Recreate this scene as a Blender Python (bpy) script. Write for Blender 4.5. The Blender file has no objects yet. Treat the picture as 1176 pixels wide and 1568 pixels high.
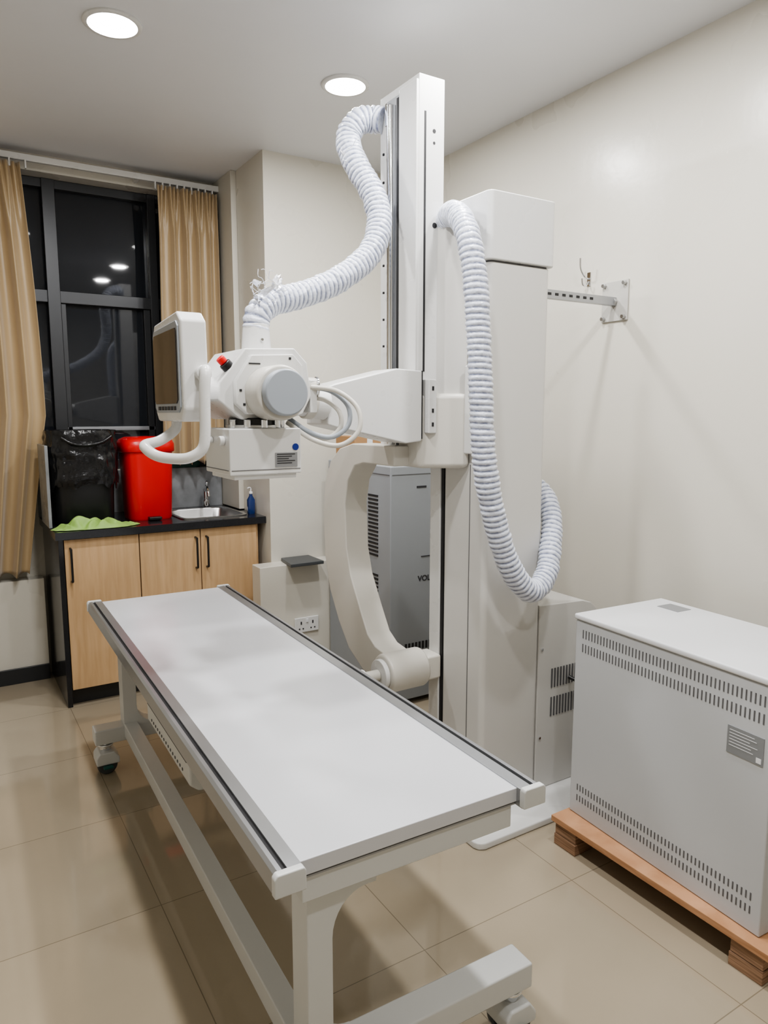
import bpy, bmesh, math, random
from mathutils import Vector, Matrix, noise
random.seed(7)
S = bpy.context.scene
COL = S.collection
try: S.view_settings.look = 'AgX - Medium High Contrast'
except Exception: pass

# ---------------------------------------------------------------- materials
def mat(name, col, rough=0.5, metal=0.0, var=0.04, vscale=6.0, bump=0.0, bscale=60.0, coat=0.0, trans=0.0, emis=None, estr=0.0, sheen=0.0, rvar=0.0):
    m = bpy.data.materials.new(name); m.use_nodes = True
    nt = m.node_tree; b = nt.nodes['Principled BSDF']
    b.inputs['Roughness'].default_value = rough
    b.inputs['Metallic'].default_value = metal
    if coat: b.inputs['Coat Weight'].default_value = coat
    if trans: b.inputs['Transmission Weight'].default_value = trans
    if sheen: b.inputs['Sheen Weight'].default_value = sheen
    tc = nt.nodes.new('ShaderNodeTexCoord')
    n = nt.nodes.new('ShaderNodeTexNoise'); n.inputs['Scale'].default_value = vscale; n.inputs['Detail'].default_value = 4
    nt.links.new(tc.outputs['Object'], n.inputs['Vector'])
    mx = nt.nodes.new('ShaderNodeMix'); mx.data_type = 'RGBA'
    mx.inputs[6].default_value = (*[c*(1-var) for c in col], 1)
    mx.inputs[7].default_value = (*[min(1, c*(1+var)) for c in col], 1)
    nt.links.new(n.outputs['Fac'], mx.inputs[0]); nt.links.new(mx.outputs[2], b.inputs['Base Color'])
    if rvar:
        mr = nt.nodes.new('ShaderNodeMapRange'); mr.inputs[3].default_value = rough-rvar; mr.inputs[4].default_value = rough+rvar
        nt.links.new(n.outputs['Fac'], mr.inputs[0]); nt.links.new(mr.outputs[0], b.inputs['Roughness'])
    if bump:
        n2 = nt.nodes.new('ShaderNodeTexNoise'); n2.inputs['Scale'].default_value = bscale; n2.inputs['Detail'].default_value = 3
        nt.links.new(tc.outputs['Object'], n2.inputs['Vector'])
        bp = nt.nodes.new('ShaderNodeBump'); bp.inputs['Strength'].default_value = bump; bp.inputs['Distance'].default_value = 0.01
        nt.links.new(n2.outputs['Fac'], bp.inputs['Height']); nt.links.new(bp.outputs['Normal'], b.inputs['Normal'])
    if emis:
        b.inputs['Emission Color'].default_value = (*emis, 1); b.inputs['Emission Strength'].default_value = estr
    return m

def wood(name, c1, c2, scale=(14, 14, 1.2), rough=0.45):
    m = mat(name, c1, rough); nt = m.node_tree; b = nt.nodes['Principled BSDF']
    tc = nt.nodes.new('ShaderNodeTexCoord'); mp = nt.nodes.new('ShaderNodeMapping'); mp.inputs['Scale'].default_value = scale
    n = nt.nodes.new('ShaderNodeTexNoise'); n.inputs['Scale'].default_value = 3; n.inputs['Detail'].default_value = 8; n.inputs['Distortion'].default_value = 0.4
    r = nt.nodes.new('ShaderNodeValToRGB'); r.color_ramp.elements[0].position = .3; r.color_ramp.elements[1].position = .7
    r.color_ramp.elements[0].color = (*c1, 1); r.color_ramp.elements[1].color = (*c2, 1)
    nt.links.new(tc.outputs['Object'], mp.inputs[0]); nt.links.new(mp.outputs[0], n.inputs['Vector'])
    nt.links.new(n.outputs['Fac'], r.inputs[0]); nt.links.new(r.outputs[0], b.inputs['Base Color'])
    return m

def tile_mat():
    m = mat('floor_tile_beige', (.5, .4, .3), .16); nt = m.node_tree; b = nt.nodes['Principled BSDF']
    tc = nt.nodes.new('ShaderNodeTexCoord'); mp = nt.nodes.new('ShaderNodeMapping'); mp.inputs['Location'].default_value = (.1, .25, 0)
    br = nt.nodes.new('ShaderNodeTexBrick'); br.offset = 0; br.inputs['Scale'].default_value = 1
    br.inputs['Brick Width'].default_value = .6; br.inputs['Row Height'].default_value = .6
    br.inputs['Mortar Size'].default_value = .0018; br.inputs['Mortar Smooth'].default_value = .3
    br.inputs['Color1'].default_value = (.41, .348, .258, 1); br.inputs['Color2'].default_value = (.39, .333, .248, 1)
    br.inputs['Mortar'].default_value = (.24, .20, .145, 1)
    n = nt.nodes.new('ShaderNodeTexNoise'); n.inputs['Scale'].default_value = 2.5; n.inputs['Detail'].default_value = 6
    mx = nt.nodes.new('ShaderNodeMix'); mx.data_type = 'RGBA'; mx.blend_type = 'MULTIPLY'; mx.inputs[0].default_value = 1
    r = nt.nodes.new('ShaderNodeValToRGB'); r.color_ramp.elements[0].color = (.84, .84, .84, 1); r.color_ramp.elements[1].color = (1, 1, 1, 1)
    nt.links.new(tc.outputs['Object'], mp.inputs[0]); nt.links.new(mp.outputs[0], br.inputs['Vector']); nt.links.new(tc.outputs['Object'], n.inputs['Vector'])
    nt.links.new(n.outputs['Fac'], r.inputs[0]); nt.links.new(br.outputs['Color'], mx.inputs[6]); nt.links.new(r.outputs[0], mx.inputs[7])
    nt.links.new(mx.outputs[2], b.inputs['Base Color'])
    mr = nt.nodes.new('ShaderNodeMapRange'); mr.inputs[3].default_value = .03; mr.inputs[4].default_value = .16
    nt.links.new(n.outputs['Fac'], mr.inputs[0]); nt.links.new(mr.outputs[0], b.inputs['Roughness'])
    b.inputs['Coat Weight'].default_value = .3; b.inputs['Coat Roughness'].default_value = .05
    return m

def hose_mat():
    m = mat('hose_bluish_vinyl', (.7, .72, .8), .26, coat=.4); nt = m.node_tree; b = nt.nodes['Principled BSDF']
    b.inputs['Subsurface Weight'].default_value = .15; b.inputs['Subsurface Radius'].default_value = (.006, .007, .010)
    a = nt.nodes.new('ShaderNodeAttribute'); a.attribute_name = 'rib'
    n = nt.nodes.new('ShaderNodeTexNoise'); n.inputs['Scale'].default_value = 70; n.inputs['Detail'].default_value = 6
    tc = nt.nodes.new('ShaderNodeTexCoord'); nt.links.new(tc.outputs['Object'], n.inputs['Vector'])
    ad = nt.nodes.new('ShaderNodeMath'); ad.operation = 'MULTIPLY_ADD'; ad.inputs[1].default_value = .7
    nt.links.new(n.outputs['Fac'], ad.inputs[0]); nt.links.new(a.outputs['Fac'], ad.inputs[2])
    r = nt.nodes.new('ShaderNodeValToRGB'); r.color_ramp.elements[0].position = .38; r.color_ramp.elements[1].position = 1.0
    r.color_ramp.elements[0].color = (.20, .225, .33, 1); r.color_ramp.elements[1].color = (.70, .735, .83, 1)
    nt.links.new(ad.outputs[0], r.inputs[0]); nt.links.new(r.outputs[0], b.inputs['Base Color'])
    bp = nt.nodes.new('ShaderNodeBump'); bp.inputs['Strength'].default_value = .8; bp.inputs['Distance'].default_value = .005
    nt.links.new(n.outputs['Fac'], bp.inputs['Height']); nt.links.new(bp.outputs['Normal'], b.inputs['Normal'])
    return m

M = dict(
 wall=mat('wall_cream_paint', (.65, .625, .56), .28, var=.025, vscale=1.5, bump=.06, bscale=18, rvar=.06),
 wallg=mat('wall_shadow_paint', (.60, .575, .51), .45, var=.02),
 ceil=mat('ceiling_white_paint', (.73, .74, .765), .5, var=.015),
 floor=tile_mat(),
 base=mat('baseboard_dark', (.03, .032, .036), .3),
 white=mat('enamel_white', (.68, .68, .67), .28, var=.02, rvar=.05),
 cream=mat('enamel_cream', (.59, .57, .52), .34, var=.02, rvar=.05),
 colm=mat('column_cover_white', (.60, .59, .565), .32, var=.02, rvar=.06),
 tabw=mat('table_frame_white', (.60, .61, .605), .30, var=.02),
 lgrey=mat('disc_grey', (.33, .36, .40), .4),
 tabletop=mat('table_top_laminate', (.59, .60, .63), .22, var=.015, vscale=3, bump=.02, bscale=150, rvar=.03),
 alu=mat('aluminium', (.40, .41, .43), .33, .75),
 alug=mat('aluminium_grey_strip', (.33, .34, .36), .4, .4),
 chrome=mat('chrome', (.75, .76, .78), .12, 1.0),
 steel=mat('brushed_steel', (.5, .5, .5), .3, 1.0),
 black=mat('black_plastic', (.012, .012, .013), .35),
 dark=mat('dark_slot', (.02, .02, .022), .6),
 vent=mat('vent_slot_grey', (.12, .12, .125), .6),
 bag=mat('trash_bag_black', (.009, .009, .010), .2, bump=1.0, bscale=16),
 granite=mat('granite_black', (.02, .021, .024), .14, var=.4, vscale=220),
 marble=mat('marble_grey', (.22, .23, .24), .25, var=.6, vscale=9),
 oak=wood('oak_laminate', (.49, .32, .17), (.59, .40, .23)),
 pallet=wood('pallet_wood', (.38, .19, .09), (.53, .30, .17), (3, 3, 20), .7),
 ply=wood('pallet_block_wood', (.16, .09, .05), (.40, .25, .16), (2, 2, 60), .8),
 red=mat('red_plastic', (.60, .010, .012), .3),
 teal=mat('teal_plastic', (.010, .09, .078), .35),
 green=mat('green_fabric', (.27, .44, .11), .6, var=.25, vscale=14),
 blue=mat('blue_liquid', (.012, .035, .14), .15, coat=.5),
 curtain=mat('curtain_gold_satin', (.42, .31, .18), .34, var=.08, vscale=4, sheen=.3),
 glass=mat('night_window_glass', (.024, .027, .033), .03, var=.25, vscale=1.5),
 frame=mat('window_frame_dark_aluminium', (.05, .052, .056), .35, .4),
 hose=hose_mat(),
 film=mat('torn_vinyl_film', (.75, .76, .80), .3, trans=.3),
 stab=mat('cabinet_blue_grey', (.31, .33, .355), .42, var=.02),
 gen=mat('generator_grey_white', (.52, .535, .555), .36, var=.015, rvar=.05),
 gentop=mat('generator_lid_white', (.68, .69, .71), .34, var=.015),
 label=mat('label_grey', (.24, .25, .26), .4),
 labelw=mat('label_white', (.75, .76, .78), .4),
 ink=mat('ink_dark', (.03, .03, .035), .5),
 screen=mat('console_screen_dark', (.030, .022, .018), .07),
 lblue=mat('label_blue', (.01, .03, .25), .4),
 card=mat('cardboard', (.40, .23, .11), .8),
 lamp=mat('lamp_diffuser', (1, 1, 1), .5, emis=(1, .99, .97), estr=18),
 tray=mat('dark_board', (.07, .075, .08), .4),
)

# ---------------------------------------------------------------- helpers
class G:
    def __init__(s, name):
        s.e = bpy.data.objects.new(name, None); s.e.empty_display_size = .1; COL.objects.link(s.e); s.k = []
    def add(s, o): s.k.append(o); return o
    def done(s):
        mn = Vector((1e9,)*3); mx = -mn
        for o in s.k:
            if o.type != 'MESH': continue
            for v in o.data.vertices:
                for i in range(3):
                    mn[i] = min(mn[i], v.co[i]+o.location[i]); mx[i] = max(mx[i], v.co[i]+o.location[i])
        c = Vector(((mn.x+mx.x)/2, (mn.y+mx.y)/2, mn.z))
        s.e.location = c
        for o in s.k:
            o.parent = s.e; o.location = o.location - c

def mk(name, bm, m, g=None, smooth=False, wn=False):
    me = bpy.data.meshes.new(name)
    bmesh.ops.recalc_face_normals(bm, faces=bm.faces)
    bm.to_mesh(me); bm.free(); me.materials.append(m)
    for p in me.polygons: p.use_smooth = smooth
    if smooth:
        try: me.set_sharp_from_angle(angle=math.radians(48))
        except Exception: pass
    o = bpy.data.objects.new(name, me); COL.objects.link(o)
    if wn:
        md = o.modifiers.new('wn', 'WEIGHTED_NORMAL'); md.keep_sharp = True; md.weight = 100
    if g: g.add(o)
    return o

def _bev(bm, bevel, seg, ang=0.6):
    if bevel > 0:
        ed = [e for e in bm.edges if len(e.link_faces) == 2 and e.calc_face_angle(0) > ang]
        bmesh.ops.bevel(bm, geom=ed, offset=bevel, segments=seg, profile=.5, affect='EDGES', clamp_overlap=True)

def box(name, g, x, y, z, m, bevel=.004, seg=2):
    bm = bmesh.new(); bmesh.ops.create_cube(bm, size=1)
    for v in bm.verts:
        v.co = Vector((x[0]+(v.co.x+.5)*(x[1]-x[0]), y[0]+(v.co.y+.5)*(y[1]-y[0]), z[0]+(v.co.z+.5)*(z[1]-z[0])))
    _bev(bm, bevel, seg)
    return mk(name, bm, m, g, bevel > 0, bevel > 0)

def boxes(name, g, L, m):
    bm = bmesh.new()
    for x, y, z in L:
        r = bmesh.ops.create_cube(bm, size=1)
        for v in r['verts']:
            v.co = Vector((x[0]+(v.co.x+.5)*(x[1]-x[0]), y[0]+(v.co.y+.5)*(y[1]-y[0]), z[0]+(v.co.z+.5)*(z[1]-z[0])))
    return mk(name, bm, m, g)

def prism(name, g, pts, axis, a0, a1, m, bevel=.004, seg=2, ang=.6):
    """pts 2D polygon; axis 'x': pts=(y,z); 'y': pts=(x,z); 'z': pts=(x,y)"""
    bm = bmesh.new()
    def P(p, a):
        return {'x': (a, p[0], p[1]), 'y': (p[0], a, p[1]), 'z': (p[0], p[1], a)}[axis]
    A = [bm.verts.new(P(p, a0)) for p in pts]; B = [bm.verts.new(P(p, a1)) for p in pts]
    bm.faces.new(A); bm.faces.new(B[::-1]); n = len(pts)
    for i in range(n): bm.faces.new((A[i], B[i], B[(i+1) % n], A[(i+1) % n]))
    bmesh.ops.recalc_face_normals(bm, faces=bm.faces)
    _bev(bm, bevel, seg, ang)
    return mk(name, bm, m, g, True, True)

def rings(name, g, R, m, cap=True, closed=False, smooth=True, wn=False):
    bm = bmesh.new(); V = [[bm.verts.new(p) for p in r] for r in R]
    n = len(V[0]); k = len(V)
    for i in range(k-1):
        for j in range(n): bm.faces.new((V[i][j], V[i][(j+1) % n], V[i+1][(j+1) % n], V[i+1][j]))
    if cap: bm.faces.new(V[0][::-1]); bm.faces.new(V[-1])
    return mk(name, bm, m, g, smooth, wn)

def cyl(name, g, p0, p1, r, m, r2=None, seg=36, bevel=.003, hollow=None):
    p0 = Vector(p0); p1 = Vector(p1); r2 = r if r2 is None else r2
    d = (p1-p0); L = d.length; d.normalize(); q = d.to_track_quat('Z', 'Y')
    b = min(bevel, L*.4, r*.4)
    prof = [(0, r-b), (b*.3, r-b*.3), (b, r), (L-b, r2), (L-b*.3, r2-b*.3), (L, r2-b)] if b > 0 else [(0, r), (L, r2)]
    R = [[p0+q@Vector((rr*math.cos(2*math.pi*j/seg), rr*math.sin(2*math.pi*j/seg), h)) for j in range(seg)] for h, rr in prof]
    return rings(name, g, R, m, wn=True)

def revolve(name, g, c, prof, m, seg=40, cap=True):
    R = [[Vector((c[0]+r*math.cos(2*math.pi*j/seg), c[1]+r*math.sin(2*math.pi*j/seg), z)) for j in range(seg)] for r, z in prof]
    return rings(name, g, R, m, cap)

def loft(name, g, secs, m, n=40, wob=0, cap=True, drape=0):
    R = []
    for si, (z, cx, cy, hx, hy, e) in enumerate(secs):
        r = []
        for j in range(n):
            a = 2*math.pi*j/n; c, s = math.cos(a), math.sin(a)
            w = 1 + (wob*noise.noise(Vector((cx*3+c*3, cy+s*3, z*25))) if wob else 0)
            zz = z
            if drape:
                w += .022*noise.noise(Vector((c*9, s*9, z*6)))
                if si < 10: zz -= drape*(10-si)/10*(.4+1.2*abs(noise.noise(Vector((c*3, s*3, 2)))))
            r.append(Vector((cx+hx*w*math.copysign(abs(c)**(2/e), c), cy+hy*w*math.copysign(abs(s)**(2/e), s), zz)))
        R.append(r)
    return rings(name, g, R, m, cap)

def spline(pts, step):
    P = [Vector(p) for p in pts]; P = [P[0]*2-P[1]]+P+[P[-1]*2-P[-2]]; out = []
    for i in range(1, len(P)-2):
        for k in range(24):
            t = k/24; a, b, c, d = P[i-1], P[i], P[i+1], P[i+2]
            out.append(.5*((2*b)+(-a+c)*t+(2*a-5*b+4*c-d)*t*t+(-a+3*b-3*c+d)*t**3))
    out.append(P[-2]); res = [out[0]]; acc = 0
    for i in range(1, len(out)):
        seg = out[i]-out[i-1]; L = seg.length; pos = 0
        while acc + (L-pos) >= step:
            pos += step-acc; acc = 0; res.append(out[i-1]+seg*(pos/L))
        acc += L-pos
    res.append(out[-1]); return res

def tube(name, g, pts, r, m, step=.008, seg=14, rib=0, pitch=.02, r_end=None):
    P = spline(pts, step); R = []; C = []
    T0 = (P[1]-P[0]).normalized(); N = T0.orthogonal().normalized(); s = 0
    for i, p in enumerate(P):
        T = (P[min(i+1, len(P)-1)]-P[max(i-1, 0)]).normalized()
        N = (N-T*N.dot(T)).normalized(); B = T.cross(N)
        if i: s += (P[i]-P[i-1]).length
        ring = []
        r0 = r if r_end is None else r+(r_end-r)*i/len(P)
        for j in range(seg):
            a = 2*math.pi*j/seg
            rr = r0
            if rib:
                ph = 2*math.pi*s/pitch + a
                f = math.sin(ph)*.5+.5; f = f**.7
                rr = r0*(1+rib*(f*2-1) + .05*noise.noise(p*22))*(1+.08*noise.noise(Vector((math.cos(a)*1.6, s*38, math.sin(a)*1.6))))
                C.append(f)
            ring.append(p+N*(rr*math.cos(a))+B*(rr*math.sin(a)))
        R.append(ring)
    o = rings(name, g, R, m)
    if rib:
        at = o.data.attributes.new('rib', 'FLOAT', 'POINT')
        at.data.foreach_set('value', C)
    return o

# ---------------------------------------------------------------- room
H = 2.97; XR = 2.53; YW = 4.6; YB = 3.87; XS = 1.62; XL = -1.3; YN = -1.6
box('floor', None, (XL-.1, XR+.1), (YN-.1, YW+.4), (-.1, 0), M['floor'], 0)
box('ceiling', None, (XL-.1, XR+.1), (YN-.1, YW+.4), (H, H+.1), M['ceil'], 0)
box('wall_right', None, (XR, XR+.1), (YN, YB), (0, H), M['wall'], 0)
box('wall_back', None, (XS, XR+.1), (YB, YW+.25), (0, H), M['wall'], 0)
box('wall_left', None, (XL-.1, XL), (YN, YW), (0, H), M['wall'], 0)
box('wall_front', None, (XL-.1, XR+.1), (YN-.1, YN), (0, H), M['wall'], 0)
boxes('wall_window', None, [((XL-.1, XS), (YW, YW+.25), (0, 1.2)), ((XL-.1, -.05), (YW, YW+.25), (1.2, 2.88)),
      ((XL-.1, XS), (YW, YW+.25), (2.88, H))], M['wall'])
box('wall_ledge', None, (XL, .470), (4.5, YW), (0, .6), M['wall'], 0)
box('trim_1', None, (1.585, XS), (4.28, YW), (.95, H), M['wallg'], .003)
box('trim_2', None, (1.50, XR), (3.75, YB), (0, .68), M['wall'], .004)
box('baseboard_window', None, (XL, .470), (4.485, 4.5), (0, .09), M['base'], .002)
box('baseboard_right', None, (XR-.012, XR), (YN, 3.75), (0, .09), M['base'], .002)
box('baseboard_left', None, (XL, XL+.012), (YN, 4.48), (0, .09), M['base'], .002)
box('baseboard_front', None, (XL+.02, XR-.02), (YN, YN+.012), (0, .09), M['base'], .002)
CZ = .945
box('trim_backsplash', None, (.475, 1.58), (4.582, 4.599), (CZ, 1.2), M['marble'], .001)  # marble backsplash of the sink counter, kept as its own object
box('trim_side_splash', None, (.470, .486), (4.10, 4.40), (CZ+.001, 1.38), M['marble'], .002)  # marble side splash standing on the counter's left end

# window
g = G('window_1')
box('glass', g, (-.05, XS), (4.76, 4.77), (1.2, 2.88), M['glass'], 0)
for i, (a, b) in enumerate([(-.05, .0), (.61, .68), (1.20, 1.25), (1.57, 1.62)]):
    box('mullion_%d' % i, g, (a, b), (4.70, 4.76), (1.2, 2.88), M['frame'], .003)
box('transom', g, (0, 1.57), (4.71, 4.76), (2.19, 2.26), M['frame'], .003)
box('head', g, (0, 1.57), (4.71, 4.76), (2.83, 2.88), M['frame'], .003)
box('bottom_rail', g, (0, 1.57), (4.71, 4.76), (1.2, 1.26), M['frame'], .003)
box('sash_rail', g, (.68, 1.20), (4.725, 4.76), (1.44, 1.465), M['alug'], .003)
box('sash_stile', g, (.682, .71), (4.725, 4.76), (1.26, 2.19), M['frame'], .003)
box('sash_stile_right', g, (1.16, 1.199), (4.725, 4.76), (1.26, 2.19), M['frame'], .003)
g.done()

g = G('curtain_rail')
box('track', g, (-.6, 1.6), (4.49, 4.515), (2.895, 2.93), M['white'], .004)
for i, x in enumerate((-.4, .35, 1.1, 1.5)):
    box('bracket_%d' % i, g, (x, x+.02), (4.515, 4.6), (2.90, 2.925), M['white'], .002)
g.done()

def curtain(name, x0, x1, z0, z1, n, seed, shape):
    g = G(name); bm = bmesh.new(); NU, NV = 260, 80; V = []
    for j in range(NV+1):
        v = j/NV; z = z1-(z1-z0)*v; row = []
        a, b = shape(v)
        for i in range(NU+1):
            u = i/NU
            x = x0+(x1-x0)*(a+(b-a)*u)
            ph = 2*math.pi*n*(u+.012*math.sin(v*2.2+seed)*math.sin(u*6+seed))
            k = min(1, v*6)
            amp = (.014+.026*k)*(.8+.3*math.sin(u*9+seed))
            f = math.sin(ph); f = math.copysign(abs(f)**.75, f)
            y = 4.462-amp*(.85*f+.22*k*math.sin(ph*.5+seed)) + .006*noise.noise(Vector((u*5, v*3, seed)))
            if k < 1: y -= (1-k)*.012*math.sin(ph*3)
            x += .010*k*math.cos(ph)*min(1, (1-u)*8)
            row.append(bm.verts.new((x, y, z - (.012*math.sin(ph) if j == NV else 0))))
        V.append(row)
    for j in range(NV):
        for i in range(NU): bm.faces.new((V[j][i], V[j][i+1], V[j+1][i+1], V[j+1][i]))
    o = mk('cloth', bm, M['curtain'], g, True)
    md = o.modifiers.new('t', 'SOLIDIFY'); md.thickness = .002
    L = []
    for k in range(9):
        x = x0+(x1-x0)*(k+.5)/9
        L.append(((x-.004, x+.004), (4.47, 4.487), (z1-.02, z1+.023)))
    boxes('hooks', g, L, M['white'])
    g.done()
def shL(v):
    e = .480 + .050*math.sin(min(1, v/.6)*math.pi/2) - .135*max(0, (v-.60)/.40)**.95
    return (0, (e+.15)/.70)
curtain('curtain', -.15, .55, .64, 2.87, 6, 1.3, shL)
curtain('curtain', 1.175, 1.56, 1.24, 2.87, 5, 4.1, lambda v: (.07-.09*v, 1))

# downlights
LP = [(.66, 2.96), (1.63, 2.95), (.66, 2.0), (1.63, 2.0), (.66, 1.1), (1.63, 1.15), (.66, 0)]
for i, (x, y) in enumerate(LP):
    g = G('ceiling_downlight')
    revolve('trim_ring', g, (x, y), [(.088, H), (.105, H), (.105, H-.006), (.098, H-.011), (.088, H-.010)], M['white'], cap=False)
    revolve('diffuser', g, (x, y), [(.088, H-.0005), (.088, H-.010), (.06, H-.012), (.01, H-.0125)], M['lamp'])
    g.done()
    l = bpy.data.lights.new('downlight_beam', 'AREA'); l.shape = 'DISK'; l.size = .12; l.energy = 17.5; l.color = (1, .99, .98)
    lo = bpy.data.objects.new('downlight_beam_%d' % i, l); lo.location = (x, y, H-.016)
    COL.objects.link(lo); lo.parent = g.e; lo.location = lo.location-g.e.location

# ---------------------------------------------------------------- sink cabinet
g = G('sink_cabinet')
box('side_panel', g, (.49, .515), (3.96, 4.575), (0, CZ-.04), M['granite'], .002)
box('side_panel_right', g, (1.565, 1.58), (3.97, 4.575), (.1, CZ-.04), M['oak'], .001)
box('toe_kick', g, (.515, 1.49), (4.01, 4.03), (0, .1), M['base'], .001)
box('bottom_panel', g, (.515, 1.565), (3.98, 4.575), (.1, .118), M['oak'], .001)
box('back_panel', g, (.515, 1.565), (4.565, 4.578), (.1, .9), M['oak'], .001)
for n_, a, b in (('door_left', .518, .890), ('door_middle', .895, 1.227), ('door_right', 1.232, 1.565)):
    box(n_, g, (a, b), (3.955, 3.975), (.095, CZ-.045), M['oak'], .002)
for n_, x in (('handle_left', .545), ('handle_middle', 1.20), ('handle_right', 1.262)):
    tube(n_, g, [(x, 3.955, .855), (x, 3.925, .852), (x, 3.922, .84), (x, 3.922, .70), (x, 3.925, .685), (x, 3.955, .68)], .006, M['black'], .006, 10)
sx0, sx1, sy0, sy1 = 1.17, 1.54, 4.04, 4.46
boxes('countertop', g, [((.475, sx0), (3.93, 4.58), (CZ-.04, CZ)), ((sx1, 1.617), (3.93, 4.58), (CZ-.04, CZ)),
     ((sx0, sx1), (3.93, sy0), (CZ-.04, CZ)), ((sx0, sx1), (sy1, 4.58), (CZ-.04, CZ))], M['granite'])
g.done()
g = G('stainless_sink')
def rr(hx, hy, z, e=8):
    cx, cy = (sx0+sx1)/2, (sy0+sy1)/2
    return (z, cx, cy, hx, hy, e)
loft('basin', g, [rr(.20, .225, CZ+.001), rr(.20, .225, CZ+.006), rr(.182, .205, CZ+.006), rr(.175, .198, CZ-.002), rr(.165, .19, CZ-.13), rr(.14, .165, CZ-.15), rr(.01, .01, CZ-.152)], M['steel'], 64, cap=False)
g.done()
g = G('faucet')
cyl('base', g, (1.45, 4.52, CZ), (1.45, 4.52, CZ+.05), .022, M['chrome'])
cyl('body', g, (1.45, 4.52, CZ+.05), (1.45, 4.52, CZ+.12), .016, M['chrome'])
tube('spout', g, [(1.45, 4.52, CZ+.10), (1.44, 4.47, CZ+.13), (1.42, 4.40, CZ+.14), (1.41, 4.35, CZ+.12), (1.41, 4.34, CZ+.09)], .010, M['chrome'])
cyl('lever', g, (1.45, 4.52, CZ+.12), (1.45, 4.49, CZ+.17), .008, M['chrome'])
g.done()
g = G('blue_soap_bottle')
loft('body', g, [(CZ, 1.585, 4.08, .020, .018, 3), (CZ+.01, 1.585, 4.08, .023, .020, 3), (CZ+.085, 1.585, 4.08, .023, .020, 3), (CZ+.11, 1.585, 4.08, .010, .010, 2), (CZ+.12, 1.585, 4.08, .010, .010, 2)], M['blue'])
cyl('cap', g, (1.585, 4.08, CZ+.12), (1.585, 4.08, CZ+.135), .011, M['labelw'])
tube('pump', g, [(1.585, 4.08, CZ+.135), (1.585, 4.08, CZ+.155), (1.572, 4.075, CZ+.16), (1.56, 4.07, CZ+.155)], .004, M['labelw'])
g.done()

g = G('black_trash_bin'); c = (.665, 4.235)
loft('bucket', g, [(CZ, *c, .145, .12, 4), (CZ+.01, *c, .15, .125, 4), (CZ+.40, *c, .165, .145, 4), (CZ+.46, *c, .167, .147, 4)], M['black'])
secs = []
for k in range(30):
    t = k/29; z = CZ+.25+.25*t
    secs.append((z, *c, .181+.006*math.sin(t*3)-.004*t, .158+.006*math.sin(t*3)-.004*t, 3.2))
secs += [(CZ+.512, *c, .174, .151, 3.2), (CZ+.505, *c, .164, .142, 3.2), (CZ+.42, *c, .150, .13, 3), (CZ+.36, *c, .10, .09, 2.4), (CZ+.34, *c, .02, .02, 2)]
loft('bag', g, secs, M['bag'], 200, wob=.07, drape=.06, cap=False)
tube('bag_knot', g, [(.55, 4.075, CZ+.475), (.60, 4.062, CZ+.445), (.67, 4.06, CZ+.435), (.75, 4.065, CZ+.45), (.80, 4.085, CZ+.48)], .009, M['bag'])
g.done()
g = G('red_trash_bin'); c = (1.015, 4.24)
loft('bucket', g, [(CZ, *c, .118, .11, 4), (CZ+.012, *c, .123, .115, 4), (CZ+.39, *c, .137, .128, 4)], M['red'])
loft('lid', g, [(CZ+.385, *c, .143, .134, 4), (CZ+.39, *c, .148, .138, 4), (CZ+.43, *c, .148, .138, 4), (CZ+.455, *c, .138, .128, 3.5), (CZ+.468, *c, .11, .10, 3), (CZ+.472, *c, .02, .02, 2)], M['red'], 56)
box('pedal', g, (.985, 1.055), (4.085, 4.14), (CZ+.004, CZ+.022), M['black'], .004)
g.done()
g = G('teal_storage_bin')
loft('body', g, [(1.2, 1.33, 4.648, .12, .040, 5), (1.37, 1.33, 4.648, .13, .043, 5)], M['teal'])
loft('lid', g, [(1.37, 1.33, 4.648, .14, .046, 5), (1.395, 1.33, 4.648, .14, .046, 5), (1.41, 1.33, 4.648, .12, .038, 4)], M['teal'])
g.done()
# green cloth: low crumpled heap with rounded overlapping folds
g = G('green_cloth'); bm = bmesh.new(); N = 110; V = []
for j in range(N+1):
    row = []
    for i in range(N+1):
        u, v = i/N*2-1, j/N*2-1
        # square -> disc
        dx_ = u*math.sqrt(max(0, 1-v*v/2)); dy_ = v*math.sqrt(max(0, 1-u*u/2))
        rad = min(1, math.hypot(dx_, dy_)); a = math.atan2(dy_, dx_)
        ed = 1+.20*noise.noise(Vector((math.cos(a)*1.6, math.sin(a)*1.6, 1)))+.07*noise.noise(Vector((math.cos(a)*5, math.sin(a)*5, 1)))
        x = .70+.225*ed*dx_; y = 4.02+.080*ed*dy_
        q = Vector((x*9+2*noise.noise(Vector((x*6, y*6, 3))), y*11, 5))
        n1 = noise.noise(q); n2 = noise.noise(q*2.1)
        hgt = (1-rad**3)*(.030+.040*n1+.016*n2+.014*math.sin(x*60+n1*6))*(1-.5*max(0, u)) + .004*(1-rad)
        row.append(bm.verts.new((x, y, CZ+.003+max(0.0, hgt))))
    V.append(row)
for j in range(N):
    for i in range(N): bm.faces.new((V[j][i], V[j][i+1], V[j+1][i+1], V[j+1][i]))
me = bpy.data.meshes.new('cloth'); bmesh.ops.recalc_face_normals(bm, faces=bm.faces); bm.to_mesh(me); bm.free()
for p in me.polygons: p.use_smooth = True
me.materials.append(M['green']); o = bpy.data.objects.new('cloth', me); COL.objects.link(o); g.add(o)
g.done()

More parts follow.
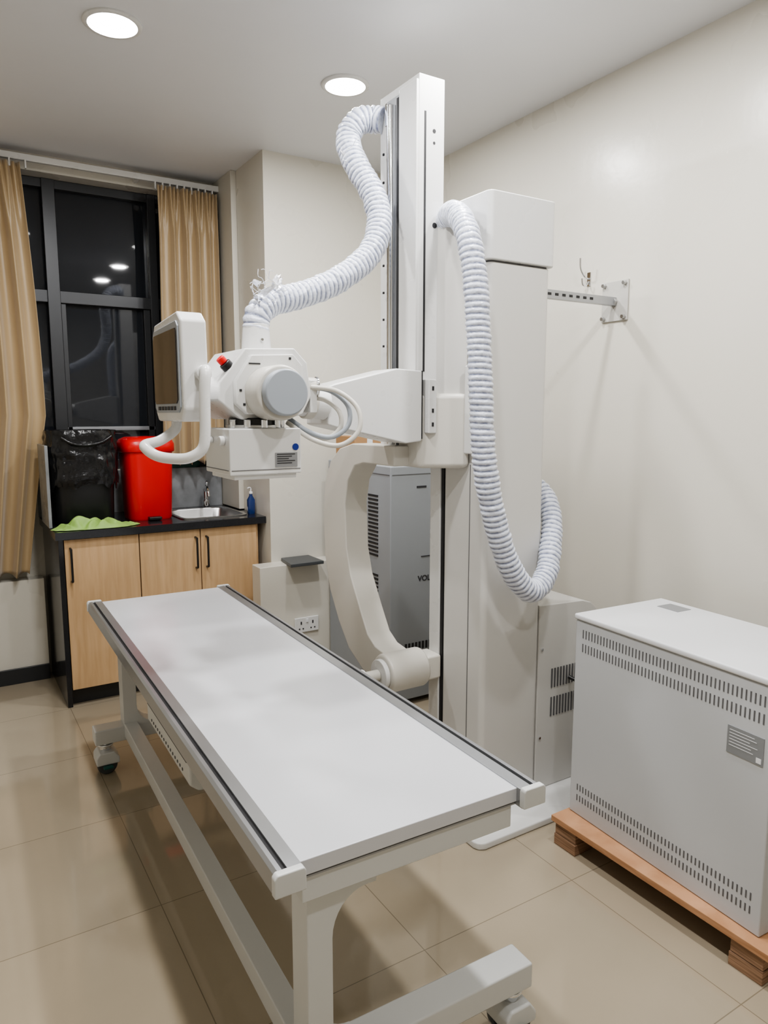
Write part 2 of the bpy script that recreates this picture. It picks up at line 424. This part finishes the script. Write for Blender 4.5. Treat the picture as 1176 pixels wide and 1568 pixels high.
# ---------------------------------------------------------------- back wall bits
g = G('power_socket')
box('plate', g, (1.705, 1.86), (3.738, 3.749), (.265, .355), M['white'], .004)
L = []
for cx in (1.745, 1.82):
    L += [((cx-.004, cx+.004), (3.736, 3.739), (.315, .332)), ((cx-.016, cx-.008), (3.736, 3.739), (.285, .292)), ((cx+.008, cx+.016), (3.736, 3.739), (.285, .292))]
boxes('pin_holes', g, L, M['ink'])
box('switches', g, (1.776, 1.790), (3.733, 3.739), (.325, .345), M['labelw'], .001); g.done()
g = G('dark_shelf_board')
prism('board', g, [(1.65, 3.66), (1.86, 3.66), (1.86, 3.865), (1.68, 3.865)], 'z', .681, .70, M['tray'], .003); g.done()

g = G('voltage_stabilizer_cabinet')
box('body', g, (1.93, 2.46), (3.05, 3.73), (.03, 1.28), M['stab'], .006)
boxes('feet', g, [((1.96, 2.02), (3.08, 3.14), (0, .03)), ((2.38, 2.44), (3.08, 3.14), (0, .03)), ((1.96, 2.02), (3.64, 3.7), (0, .03)), ((2.38, 2.44), (3.64, 3.7), (0, .03))], M['black'])
boxes('seams', g, [((1.928, 1.931), (3.33, 3.336), (.05, 1.27)), ((1.94, 2.45), (3.048, 3.051), (1.235, 1.239)), ((1.928, 1.931), (3.06, 3.72), (1.235, 1.239))], M['vent'])
L = []
for z0, z1 in ((.80, 1.13), (.42, .70)):
    z = z0
    while z < z1: L.append(((1.927, 1.932), (3.17, 3.27), (z, z+.010))); z += .021
boxes('side_vents', g, L, M['dark'])
L = [((2.02+i*.022, 2.032+i*.022), (3.047, 3.052), (.30, .34)) for i in range(16)]
boxes('front_vents', g, L, M['dark'])
box('badge', g, (2.09, 2.15), (3.047, 3.051), (1.165, 1.175), M['ink'], 0)
box('meter', g, (2.12, 2.24), (3.046, 3.051), (.80, .804), M['ink'], 0)
tx = bpy.data.curves.new('lettering', 'FONT'); tx.body = 'VOLTAGE'; tx.size = .042; tx.extrude = .0005; tx.offset = .0008
to = bpy.data.objects.new('lettering', tx); COL.objects.link(to); to.rotation_euler = (math.pi/2, 0, 0); to.location = (2.10, 3.048, .67)
tx.materials.append(M['ink']); g.add(to)
g.done()
g = G('cardboard_box')
box('carton', g, (1.955, 2.15), (3.46, 3.68), (1.281, 1.42), M['card'], .003)
box('tape', g, (2.035, 2.07), (3.459, 3.681), (1.35, 1.4215), M['labelw'], 0); g.done()

# ---------------------------------------------------------------- generator + pallet
g = G('wooden_pallet')
box('edge_board', g, (1.795, 1.90), (.93, 1.745), (.086, .108), M['pallet'], .002)
box('back_board', g, (2.23, 2.33), (.93, 1.745), (.086, .108), M['pallet'], .002)
box('mid_board', g, (1.99, 2.12), (.93, 1.745), (.086, .108), M['pallet'], .002)
for i, y in enumerate((.955, 1.635)):
    for j, x in enumerate((1.803, 2.0, 2.24)):
        box('block_%d%d_low' % (i, j), g, (x, x+.09), (y, y+.10), (.0, .041), M['ply'], .002)
        box('block_%d%d_high' % (i, j), g, (x+.003, x+.088), (y+.002, y+.098), (.042, .086), M['ply'], .002)
g.done()
g = G('generator_cabinet')
gx0, gx1, gy0, gy1 = 1.85, 2.28, 1.0, 1.745
box('body', g, (gx0, gx1), (gy0, gy1), (.109, .828), M['gen'], .004)
box('lid', g, (gx0-.006, gx1+.004), (gy0-.005, gy1+.005), (.829, .85), M['gentop'], .006)
L = []
y = gy0+.03
while y < gy1-.03:
    for z0, z1 in ((.768, .798), (.718, .748), (.203, .226), (.163, .186)):
        L.append(((gx0-.001, gx0+.002), (y, y+.0042), (z0, z1)))
    y += .0138
boxes('vent_slots', g, L, M['vent'])
L = []
x = gx0+.05
while x < gx1-.05:
    for z0, z1 in ((.765, .80), (.715, .75)):
        L.append(((x, x+.0045), (gy0-.001, gy0+.002), (z0, z1))); L.append(((x, x+.0045), (gy1-.002, gy1+.001), (z0, z1)))
    x += .0138
boxes('side_vent_slots', g, L, M['vent'])
box('rating_plate', g, (gx0-.002, gx0+.001), (1.025, 1.135), (.60, .68), M['label'], 0)
L = [((gx0-.0026, gx0-.0018), (1.04+random.random()*.04, 1.128), (.668-i*.009, .6695-i*.009)) for i in range(6)]
L.append(((gx0-.0026, gx0-.0018), (1.03, 1.045), (.605, .620)))
boxes('rating_print', g, L, M['labelw'])
box('top_label', g, (2.17, 2.24), (1.58, 1.67), (.850, .8515), M['alug'], 0)
g.done()
g.e.rotation_euler.z = -.055; g.e.location.y -= .022; g.e.location.x += .004

# ---------------------------------------------------------------- wall bracket and hook
g = G('wall_support_bracket')
box('wall_plate', g, (XR-.008, XR-.0005), (2.115, 2.255), (1.94, 2.11), mat('bracket_plate_grey', (.48, .47, .44), .4), .003)
box('support_bar', g, (1.98, XR-.008), (2.175, 2.182), (2.005, 2.04), M['alu'], .001)
box('support_flange', g, (1.98, XR-.008), (2.182, 2.20), (2.005, 2.010), M['alu'], .001)
boxes('bar_holes', g, [((2.08+i*.04, 2.098+i*.04), (2.1735, 2.1755), (2.018, 2.028)) for i in range(8)], M['dark'])
for i, (y, z) in enumerate(((2.13, 1.955), (2.24, 1.955), (2.13, 2.095), (2.24, 2.095), (2.185, 2.022))):
    cyl('bolt_%d' % i, g, (XR-.008, y, z), (XR-.025, y, z), .009 if i < 4 else .017, M['steel'], seg=6, bevel=.001)
g.done()
g = G('wall_hook')
box('plate', g, (XR-.004, XR-.0003), (2.33, 2.35), (2.11, 2.17), M['chrome'], .001)
tube('upper_prong', g, [(XR-.004, 2.34, 2.14), (XR-.03, 2.34, 2.15), (XR-.055, 2.34, 2.18), (XR-.06, 2.34, 2.225)], .004, M['chrome'])
tube('lower_prong', g, [(XR-.004, 2.34, 2.13), (XR-.02, 2.34, 2.11), (XR-.04, 2.34, 2.115), (XR-.045, 2.34, 2.14)], .004, M['chrome'])
g.done()

# ---------------------------------------------------------------- x-ray column stand
g = G('xray_column_stand')
prism('floor_plate', g, [(1.56, 1.83), (2.30, 1.83), (2.30, 2.55), (1.53, 2.55), (1.53, 1.86), (1.54, 1.84)], 'z', 0, .028, M['white'], .006)
def rrect(x0, x1, y0, y1, r, n=6):
    P = []
    for cx, cy, a0 in ((x1-r, y1-r, 0), (x0+r, y1-r, 90), (x0+r, y0+r, 180), (x1-r, y0+r, 270)):
        for k in range(n+1):
            a = math.radians(a0+90*k/n); P.append((cx+r*math.cos(a), cy+r*math.sin(a)))
    return P
prism('main_column', g, rrect(1.67, 1.96, 2.0, 2.255, .022), 'z', .028, 2.070, M['colm'], .003, ang=1.0)
prism('column_cap_seam', g, rrect(1.675, 1.955, 2.005, 2.25, .02), 'z', 2.068, 2.078, M['vent'], 0, ang=1.0)
prism('column_cap', g, rrect(1.658, 1.972, 1.988, 2.29, .022), 'z', 2.076, 2.305, M['white'], .005, 3, ang=1.0)
box('column_rear_profile', g, (1.665, 1.95), (2.268, 2.335), (.028, 2.07), M['white'], .004)
box('column_slot', g, (1.672, 1.94), (2.252, 2.27), (.03, 2.07), M['dark'], 0)
box('column_side_seam', g, (1.6685, 1.672), (2.085, 2.088), (.05, 1.36), M['vent'], 0)
prism('cable_cover', g, [(2.015, 1.40), (2.10, 1.40), (2.10, 1.72), (2.045, 1.72), (2.015, 1.62)], 'x', 1.645, 1.672, M['white'], .006)
prism('base_cabinet', g, [(1.962, .028), (2.30, .028), (2.30, .70), (2.285, .745), (2.25, .775), (2.20, .79), (1.962, .80)], 'y', 2.005, 2.27, M['colm'], .004)
L = []
for r_ in range(2):
    for c_ in range(11):
        L.append(((2.035+c_*.0165, 2.042+c_*.0165), (2.002, 2.007), (.33+r_*.12, .41+r_*.12)))
boxes('base_vents', g, L, M['vent'])
for i, (x, z) in enumerate(((1.98, .25), (1.98, .62), (2.2, .25), (2.2, .62))):
    cyl('screw_%d' % i, g, (x, 2.006, z), (x, 2.0, z), .006, M['chrome'], seg=12, bevel=.001)
tube('power_cable', g, [(2.13, 2.0, .48), (2.15, 1.96, .45), (2.17, 1.96, .30), (2.2, 1.97, .10), (2.28, 1.96, .035), (2.4, 2.0, .012), (2.46, 2.2, .012)], .008, M['black'])
# mast
box('mast', g, (1.515, 1.625), (2.21, 2.47), (1.42, 2.72), M['white'], .003)
box('mast_side_plate', g, (1.505, 1.518), (2.212, 2.325), (1.62, 2.70), M['white'], .002)
box('mast_recess', g, (1.511, 1.517), (2.33, 2.415), (1.42, 2.69), M['alug'], 0)
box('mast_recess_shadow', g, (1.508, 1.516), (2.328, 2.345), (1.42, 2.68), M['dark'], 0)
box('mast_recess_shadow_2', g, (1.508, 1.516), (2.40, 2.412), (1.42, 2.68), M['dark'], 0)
cyl('guide_rail', g, (1.503, 2.375, 1.40), (1.503, 2.375, 2.665), .015, M['chrome'])
boxes('rail_bolts', g, [((1.4925, 1.497), (2.410, 2.418), (1.5+i*.1, 1.508+i*.1)) for i in range(11)], M['dark'])
box('rail_top_clamp', g, (1.497, 1.515), (2.39, 2.41), (2.60, 2.68), M['chrome'], .003)
box('mast_front_slot', g, (1.537, 1.545), (2.2085, 2.213), (1.70, 2.60), M['dark'], 0)
for i, (x, z, r_) in enumerate(((1.58, 2.54, .007), (1.58, 2.50, .005), (1.585, 2.22, .010))):
    cyl('mast_hole_%d' % i, g, (x, 2.209, z), (x, 2.2125, z), r_, M['dark'], seg=18, bevel=0)
# carriage
prism('carriage', g, [(1.51, 2.19), (1.60, 2.13), (1.668, 2.085), (1.668, 2.45), (1.51, 2.45)], 'z', 1.345, 1.62, M['cream'], .020, 5, ang=.5)
prism('carriage_upper', g, [(1.60, 2.16), (1.668, 2.11), (1.668, 2.42), (1.60, 2.42)], 'z', 1.60, 2.24, M['colm'], .006, 3, ang=.5)
box('hinge_plate', g, (1.525, 1.560), (2.150, 2.215), (1.475, 1.67), M['white'], .004)
boxes('hinge_slots', g, [((1.538, 1.546), (2.148, 2.151), (1.50, 1.515)), ((1.538, 1.546), (2.148, 2.151), (1.55, 1.565)), ((1.538, 1.546), (2.148, 2.151), (1.63, 1.645))], M['dark'])
# horizontal arm
prism('tube_arm', g, [(1.14, 1.505), (1.16, 1.500), (1.44, 1.440), (1.508, 1.447), (1.508, 1.70), (1.40, 1.705), (1.15, 1.645), (1.125, 1.635), (1.125, 1.51)], 'y', 2.17, 2.34, M['white'], .005, 3)
box('arm_seam', g, (1.509, 1.514), (2.175, 2.33), (1.455, 1.70), M['dark'], 0)
# C arm
outer = [(2.26, 1.427), (2.58, 1.425), (2.69, 1.40), (2.77, 1.345), (2.825, 1.25), (2.845, 1.12), (2.835, .92), (2.79, .77), (2.71, .645), (2.62, .545), (2.50, .485), (2.355, .47)]
inner = [(2.28, .60), (2.40, .615), (2.46, .65), (2.52, .74), (2.60, .87), (2.635, .98), (2.645, 1.17), (2.62, 1.27), (2.56, 1.335), (2.49, 1.35), (2.26, 1.35)]
prism('c_arm', g, outer+inner, 'x', 1.445, 1.555, M['cream'], .006, 3, ang=.9)
cyl('c_arm_hub', g, (1.42, 2.30, .535), (1.60, 2.30, .535), .078, M['cream'], bevel=.012)
cyl('c_arm_hub_collar', g, (1.40, 2.30, .535), (1.42, 2.30, .535), .06, M['white'])
cyl('c_arm_knob', g, (1.33, 2.30, .535), (1.40, 2.30, .535), .022, M['cream'])
cyl('c_arm_knob_head', g, (1.315, 2.30, .535), (1.335, 2.30, .535), .034, M['white'])
box('c_arm_lock', g, (1.60, 1.668), (2.25, 2.35), (.485, .585), M['cream'], .01)
# tube head
prism('tube_yoke', g, [(.69, 1.585), (.695, 1.635), (.775, 1.735), (.93, 1.742), (.972, 1.70), (.985, 1.60), (.955, 1.545), (.90, 1.53), (.76, 1.53)], 'y', 2.01, 2.28, M['white'], .005, 3)
prism('tube_yoke_front', g, [(.735, 1.575), (.735, 1.64), (.785, 1.715), (.915, 1.722), (.945, 1.69), (.945, 1.60), (.90, 1.545), (.77, 1.545)], 'y', 1.985, 2.012, M['white'], .004, 2)
cyl('tube_collar', g, (.839, 1.895, 1.606), (.839, 2.0, 1.606), .078, M['cream'], bevel=.008, seg=56)
cyl('tube_end_disc', g, (.839, 1.862, 1.606), (.839, 1.897, 1.606), .065, M['lgrey'], bevel=.006, seg=56)
cyl('tube_rear_end', g, (.839, 2.27, 1.606), (.839, 2.38, 1.606), .078, M['cream'], bevel=.012, seg=48)
cyl('pivot', g, (.97, 2.2, 1.60), (1.13, 2.2, 1.575), .05, M['white'])
cyl('pivot_ring', g, (1.05, 2.2, 1.59), (1.08, 2.2, 1.587), .06, M['cream'])
cyl('cable_gland', g, (.975, 2.05, 1.63), (1.02, 2.04, 1.63), .028, M['cream'])
cyl('cable_gland_ring', g, (1.012, 2.042, 1.63), (1.022, 2.04, 1.63), .031, M['chrome'])
box('gland_block', g, (.985, 1.01), (2.02, 2.10), (1.55, 1.65), M['white'], .003)
cyl('hose_neck', g, (.862, 2.14, 1.735), (.862, 2.14, 1.82), .046, M['white'], .040)
cyl('screw_neck', g, (.862, 2.098, 1.77), (.862, 2.09, 1.77), .005, M['chrome'], bevel=.001)
cyl('release_button_base', g, (.735, 2.03, 1.675), (.718, 2.03, 1.692), .018, M['black'])
cyl('release_button', g, (.718, 2.03, 1.692), (.704, 2.03, 1.706), .013, M['red'])
boxes('yoke_screws', g, [((.925, .932), (1.983, 1.987), (1.655, 1.662)), ((.745, .752), (1.983, 1.987), (1.61, 1.617)), ((.755, .762), (1.983, 1.987), (1.57, 1.577)), ((.90, .907), (1.983, 1.987), (1.705, 1.712)), ((.775, .81), (1.983, 1.987), (1.688, 1.692))], M['dark'])
cyl('collimator_swivel', g, (.82, 2.07, 1.505), (.82, 2.07, 1.535), .075, M['black'])
cyl('collimator_swivel_ring', g, (.82, 2.07, 1.503), (.82, 2.07, 1.515), .085, M['steel'])
for k in range(5):
    a = math.radians(200+k*35)
    cyl('swivel_clamp_%d' % k, g, (.82+.08*math.cos(a), 2.07+.08*math.sin(a), 1.505), (.82+.08*math.cos(a), 2.07+.08*math.sin(a), 1.53), .011, M['chrome'], seg=14, bevel=.002)
box('collimator', g, (.70, .922), (1.955, 2.17), (1.372, 1.505), M['white'], .004)
box('collimator_base', g, (.715, .91), (1.965, 2.16), (1.358, 1.374), M['white'], .003)
boxes('collimator_seams', g, [((.704, .918), (1.9535, 1.956), (1.385, 1.387)), ((.698, .7015), (1.965, 2.16), (1.385, 1.387))], M['vent'])
box('collimator_label', g, (.838, .908), (1.953, 1.956), (1.392, 1.434), M['alug'], 0)
boxes('collimator_print', g, [((.843, .900-.01*(i % 3)), (1.952, 1.9535), (1.428-i*.0065, 1.4305-i*.0065)) for i in range(5)], M['ink'])
cyl('collimator_symbol', g, (.903, 1.9565, 1.450), (.903, 1.953, 1.450), .010, M['lblue'], seg=24, bevel=0)
cyl('collimator_knob', g, (.70, 2.0, 1.47), (.685, 2.0, 1.47), .014, M['white'])
cyl('collimator_knob_2', g, (.70, 2.1, 1.47), (.685, 2.1, 1.47), .010, M['white'])
# console
prism('console', g, [(1.995, 1.525), (2.24, 1.525), (2.262, 1.55), (2.268, 1.78), (2.25, 1.81), (2.015, 1.826), (1.98, 1.80), (1.970, 1.56)], 'x', .580, .653, M['white'], .007, 4)
prism('console_bezel', g, [(2.01, 1.55), (2.235, 1.55), (2.25, 1.565), (2.252, 1.775), (2.24, 1.79), (2.01, 1.80), (1.995, 1.785), (1.990, 1.565)], 'x', .575, .581, M['lgrey'], .002)
prism('console_screen', g, [(2.015, 1.575), (2.23, 1.575), (2.24, 1.585), (2.24, 1.76), (2.23, 1.775), (2.010, 1.78), (2.003, 1.77), (2.003, 1.585)], 'x', .572, .5765, M['screen'], .001)
boxes('console_buttons', g, [((.573, .5755), (2.03+i*.032, 2.05+i*.032), (1.557, 1.568)) for i in range(6)], M['ink'])
cyl('console_arm', g, (.65, 2.15, 1.66), (.71, 2.15, 1.63), .03, M['white'])
tube('console_handle', g, [(.64, 1.975, 1.655), (.635, 1.945, 1.665), (.628, 1.925, 1.655), (.622, 1.92, 1.60), (.620, 1.92, 1.50), (.612, 1.925, 1.452), (.58, 1.945, 1.428), (.545, 1.99, 1.425), (.515, 2.03, 1.432), (.497, 2.065, 1.45), (.505, 2.10, 1.46), (.55, 2.12, 1.47), (.60, 2.14, 1.50), (.61, 2.15, 1.53)], .0150, M['white'], .006, 18)
cyl('console_handle_boss', g, (.635, 1.98, 1.655), (.635, 1.955, 1.658), .022, M['white'])
# high tension cables
base = [(.984, 2.03, 1.63), (1.05, 1.965, 1.615), (1.096, 1.92, 1.563), (1.09, 1.905, 1.495), (1.037, 1.928, 1.452), (.975, 1.98, 1.468), (.925, 2.06, 1.52)]
for i, (s_, dy, dz) in enumerate(((1, 0, 0), (.86, .03, .012), (.72, .05, -.005))):
    cc = Vector((1.0, 1.98, 1.54))
    tube('tube_cable_%d' % i, g, [cc+(Vector(p)-cc)*s_+Vector((0, dy, dz)) for p in base], .0075, M['cream'] if i != 1 else M['lgrey'], .006, 12)
g.done()

# hoses
def wisps(g, c, n, r):
    for i in range(n):
        p = Vector(c)+Vector((random.uniform(-1, 1), random.uniform(-1, 1), random.uniform(-.5, 1)))*r*.6
        d = Vector((random.uniform(-1, 1), random.uniform(-1, 1), random.uniform(-.3, 1))).normalized()
        q = d.orthogonal().normalized()
        if i % 3 == 0:   # torn film flap
            bm = bmesh.new(); w = r*.35; e = d.cross(q)
            vs = [[bm.verts.new(p+d*(r*.75*a/4)+e*(w*(b/3-.5)*(1-a/6))+q*(.25*r*noise.noise(Vector((a*.9, b*.9, i))))) for b in range(4)] for a in range(5)]
            for a in range(4):
                for b in range(3): bm.faces.new((vs[a][b], vs[a][b+1], vs[a+1][b+1], vs[a+1][b]))
            mk('torn_film_%d' % i, bm, M['film'], g, True)
        else:
            tube('torn_wrap_%d' % i, g, [p, p+d*r*.4+q*r*.15, p+d*r*.7-q*r*.1, p+d*r*.9+q*r*.2], .0010, M['film'], .004, 5)
g = G('corrugated_hose')
h1 = [(1.52, 2.45, 2.64), (1.495, 2.487, 2.65), (1.436, 2.50, 2.635), (1.392, 2.50, 2.565), (1.388, 2.44, 2.463), (1.412, 2.363, 2.350), (1.410, 2.305, 2.238), (1.363, 2.268, 2.131), (1.276, 2.243, 2.047), (1.149, 2.218, 1.972), (1.028, 2.193, 1.925), (.925, 2.165, 1.893), (.872, 2.145, 1.85), (.862, 2.14, 1.80)]
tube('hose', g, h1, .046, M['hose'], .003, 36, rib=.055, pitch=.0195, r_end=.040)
wisps(g, (.90, 2.14, 1.91), 22, .065); wisps(g, (1.37, 2.44, 2.47), 16, .055)
g.done()
g = G('corrugated_hose')
h2 = [(1.64, 2.22, 2.235), (1.60, 2.13, 2.245), (1.565, 2.04, 2.213), (1.528, 1.94, 2.12), (1.528, 1.90, 1.975), (1.535, 1.885, 1.787), (1.54, 1.875, 1.597), (1.55, 1.87, 1.425), (1.585, 1.87, 1.257), (1.642, 1.873, 1.094), (1.714, 1.875, .969), (1.805, 1.886, .906), (1.905, 1.92, .948), (1.985, 1.98, 1.056), (2.04, 2.04, 1.155), (2.06, 2.12, 1.235), (2.02, 2.19, 1.28), (1.95, 2.21, 1.29)]
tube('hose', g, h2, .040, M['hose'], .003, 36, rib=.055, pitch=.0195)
g.done()

# ---------------------------------------------------------------- table
g = G('xray_examination_table')
ty0, ty1 = 1.13, 3.32
box('table_top', g, (.532, 1.074), (ty0, ty1), (.668, .701), M['tabletop'], .002)
box('under_frame', g, (.545, 1.065), (ty0+.01, ty1-.01), (.604, .668), M['tabw'], .003)
box('under_frame_lip', g, (.54, 1.07), (ty0+.004, ty0+.02), (.660, .664), M['alug'], 0)
def rail(nm, x, s):
    P = [(0, .655), (0, .698), (.006, .706), (.016, .706), (.016, .692), (.026, .692), (.026, .706), (.056, .704), (.056, .66)]
    prism(nm, g, [(x+s*a, b) for a, b in P], 'y', ty0-.02, ty1+.01, M['alu'], .0008, 1)
    prism(nm+'_groove', g, [(x+s*a, b) for a, b in ((.0162, .690), (.0162, .700), (.0258, .700), (.0258, .690))], 'y', ty0-.02, ty1+.01, M['dark'], 0)
rail('rail_left', .480, 1); rail('rail_right', 1.126, -1)
for i, (x, s) in enumerate(((.474, 1), (1.132, -1))):
    for j, (a, b) in enumerate(((ty0-.030, ty0-.012), (ty1+.002, ty1+.02))):
        prism('end_cap_%d%d' % (i, j), g, [(x, .662), (x, .700), (x+s*.006, .708), (x+s*.060, .708), (x+s*.064, .700), (x+s*.064, .662)], 'y', a, b, M['tabw'], .003)
def leg(nm, y0, y1):
    P = [(.565, .19), (.565, .605)]
    P.append((.725, .605)); P.append((.725, .575))
    for k in range(9):
        t = math.radians(90*k/8); P.append((.622+.078*(1-math.sin(t)), .575-.09*(1-math.cos(t))))
    for k in range(9):
        t = math.radians(90*k/8); P.append((.622+.078*(1-math.cos(t)), .285-.085*math.sin(t)))
    P.append((.705, .19))
    prism(nm, g, P, 'y', y0, y1, M['tabw'], .003)
    box(nm+'_foot', g, (.445, 1.170), (y0, y1), (.135, .20), M['tabw'], .005)
for nm, y0, y1 in (('leg_near', 1.165, 1.245), ('leg_far', 3.09, 3.17)):
    leg(nm, y0, y1)
    for k, x in enumerate((.49, 1.13)):
        yc = (y0+y1)/2
        n_ = nm+'_caster_%d' % k
        cyl(n_+'_stem', g, (x, yc, .095), (x, yc, .136), .024, M['chrome'])
        cyl(n_+'_nut', g, (x, yc, .118), (x, yc, .128), .034, M['chrome'])
        prism(n_+'_hood', g, [(x-.045, .045), (x-.045, .08), (x-.03, .10), (x+.03, .10), (x+.05, .07), (x+.05, .045)], 'y', yc-.048, yc+.048, M['tabw'], .006)
        cyl(n_+'_wheel_a', g, (x, yc-.040, .042), (x, yc-.012, .042), .042, M['tray'], bevel=.008)
        cyl(n_+'_wheel_b', g, (x, yc+.012, .042), (x, yc+.040, .042), .042, M['tray'], bevel=.008)
        box(n_+'_brake', g, (x-.02, x+.02), (yc-.07, yc-.045), (.035, .045), M['teal'], .003)
box('stretcher', g, (.566, .622), (1.24, 3.10), (.15, .21), M['tabw'], .004)
prism('bucky_tray', g, [(.57, .51), (.57, .41), (.60, .385), (1.0, .385), (1.03, .41), (1.03, .51)], 'y', 2.05, 2.62, M['tabw'], .010, 3)
box('bucky_slot', g, (.5675, .573), (2.07, 2.60), (.478, .495), M['dark'], 0)
boxes('bucky_perforations', g, [((.5680, .572), (2.12+i*.03, 2.128+i*.03), (.43, .438)) for i in range(15)], M['vent'])
for i, y in enumerate((2.08, 2.56)):
    box('bucky_hanger_%d' % i, g, (.60, .64), (y, y+.03), (.50, .605), M['tabw'], .002)
    box('bucky_hanger_r%d' % i, g, (.97, 1.01), (y, y+.03), (.50, .605), M['tabw'], .002)
g.done()
g.e.rotation_euler.z = -.024; g.e.location.x += .016; g.e.location.y += .015; g.e.scale.z = 1.01

# ---------------------------------------------------------------- world + camera
w = bpy.data.worlds.new('night'); S.world = w; w.use_nodes = True
w.node_tree.nodes['Background'].inputs[0].default_value = (.02, .025, .04, 1); w.node_tree.nodes['Background'].inputs[1].default_value = .3
cam = bpy.data.cameras.new('camera'); co = bpy.data.objects.new('camera', cam); COL.objects.link(co)
cam.sensor_fit = 'VERTICAL'; cam.sensor_height = 36; cam.lens = 1100/1568*36; cam.clip_start = .02
co.location = (0, 0, 1.55)
th = math.radians(7.87); yaw = math.radians(31.8)
d = Vector((math.sin(yaw)*math.cos(th), math.cos(yaw)*math.cos(th), -math.sin(th)))
co.rotation_euler = d.to_track_quat('-Z', 'Y').to_euler()
S.camera = co
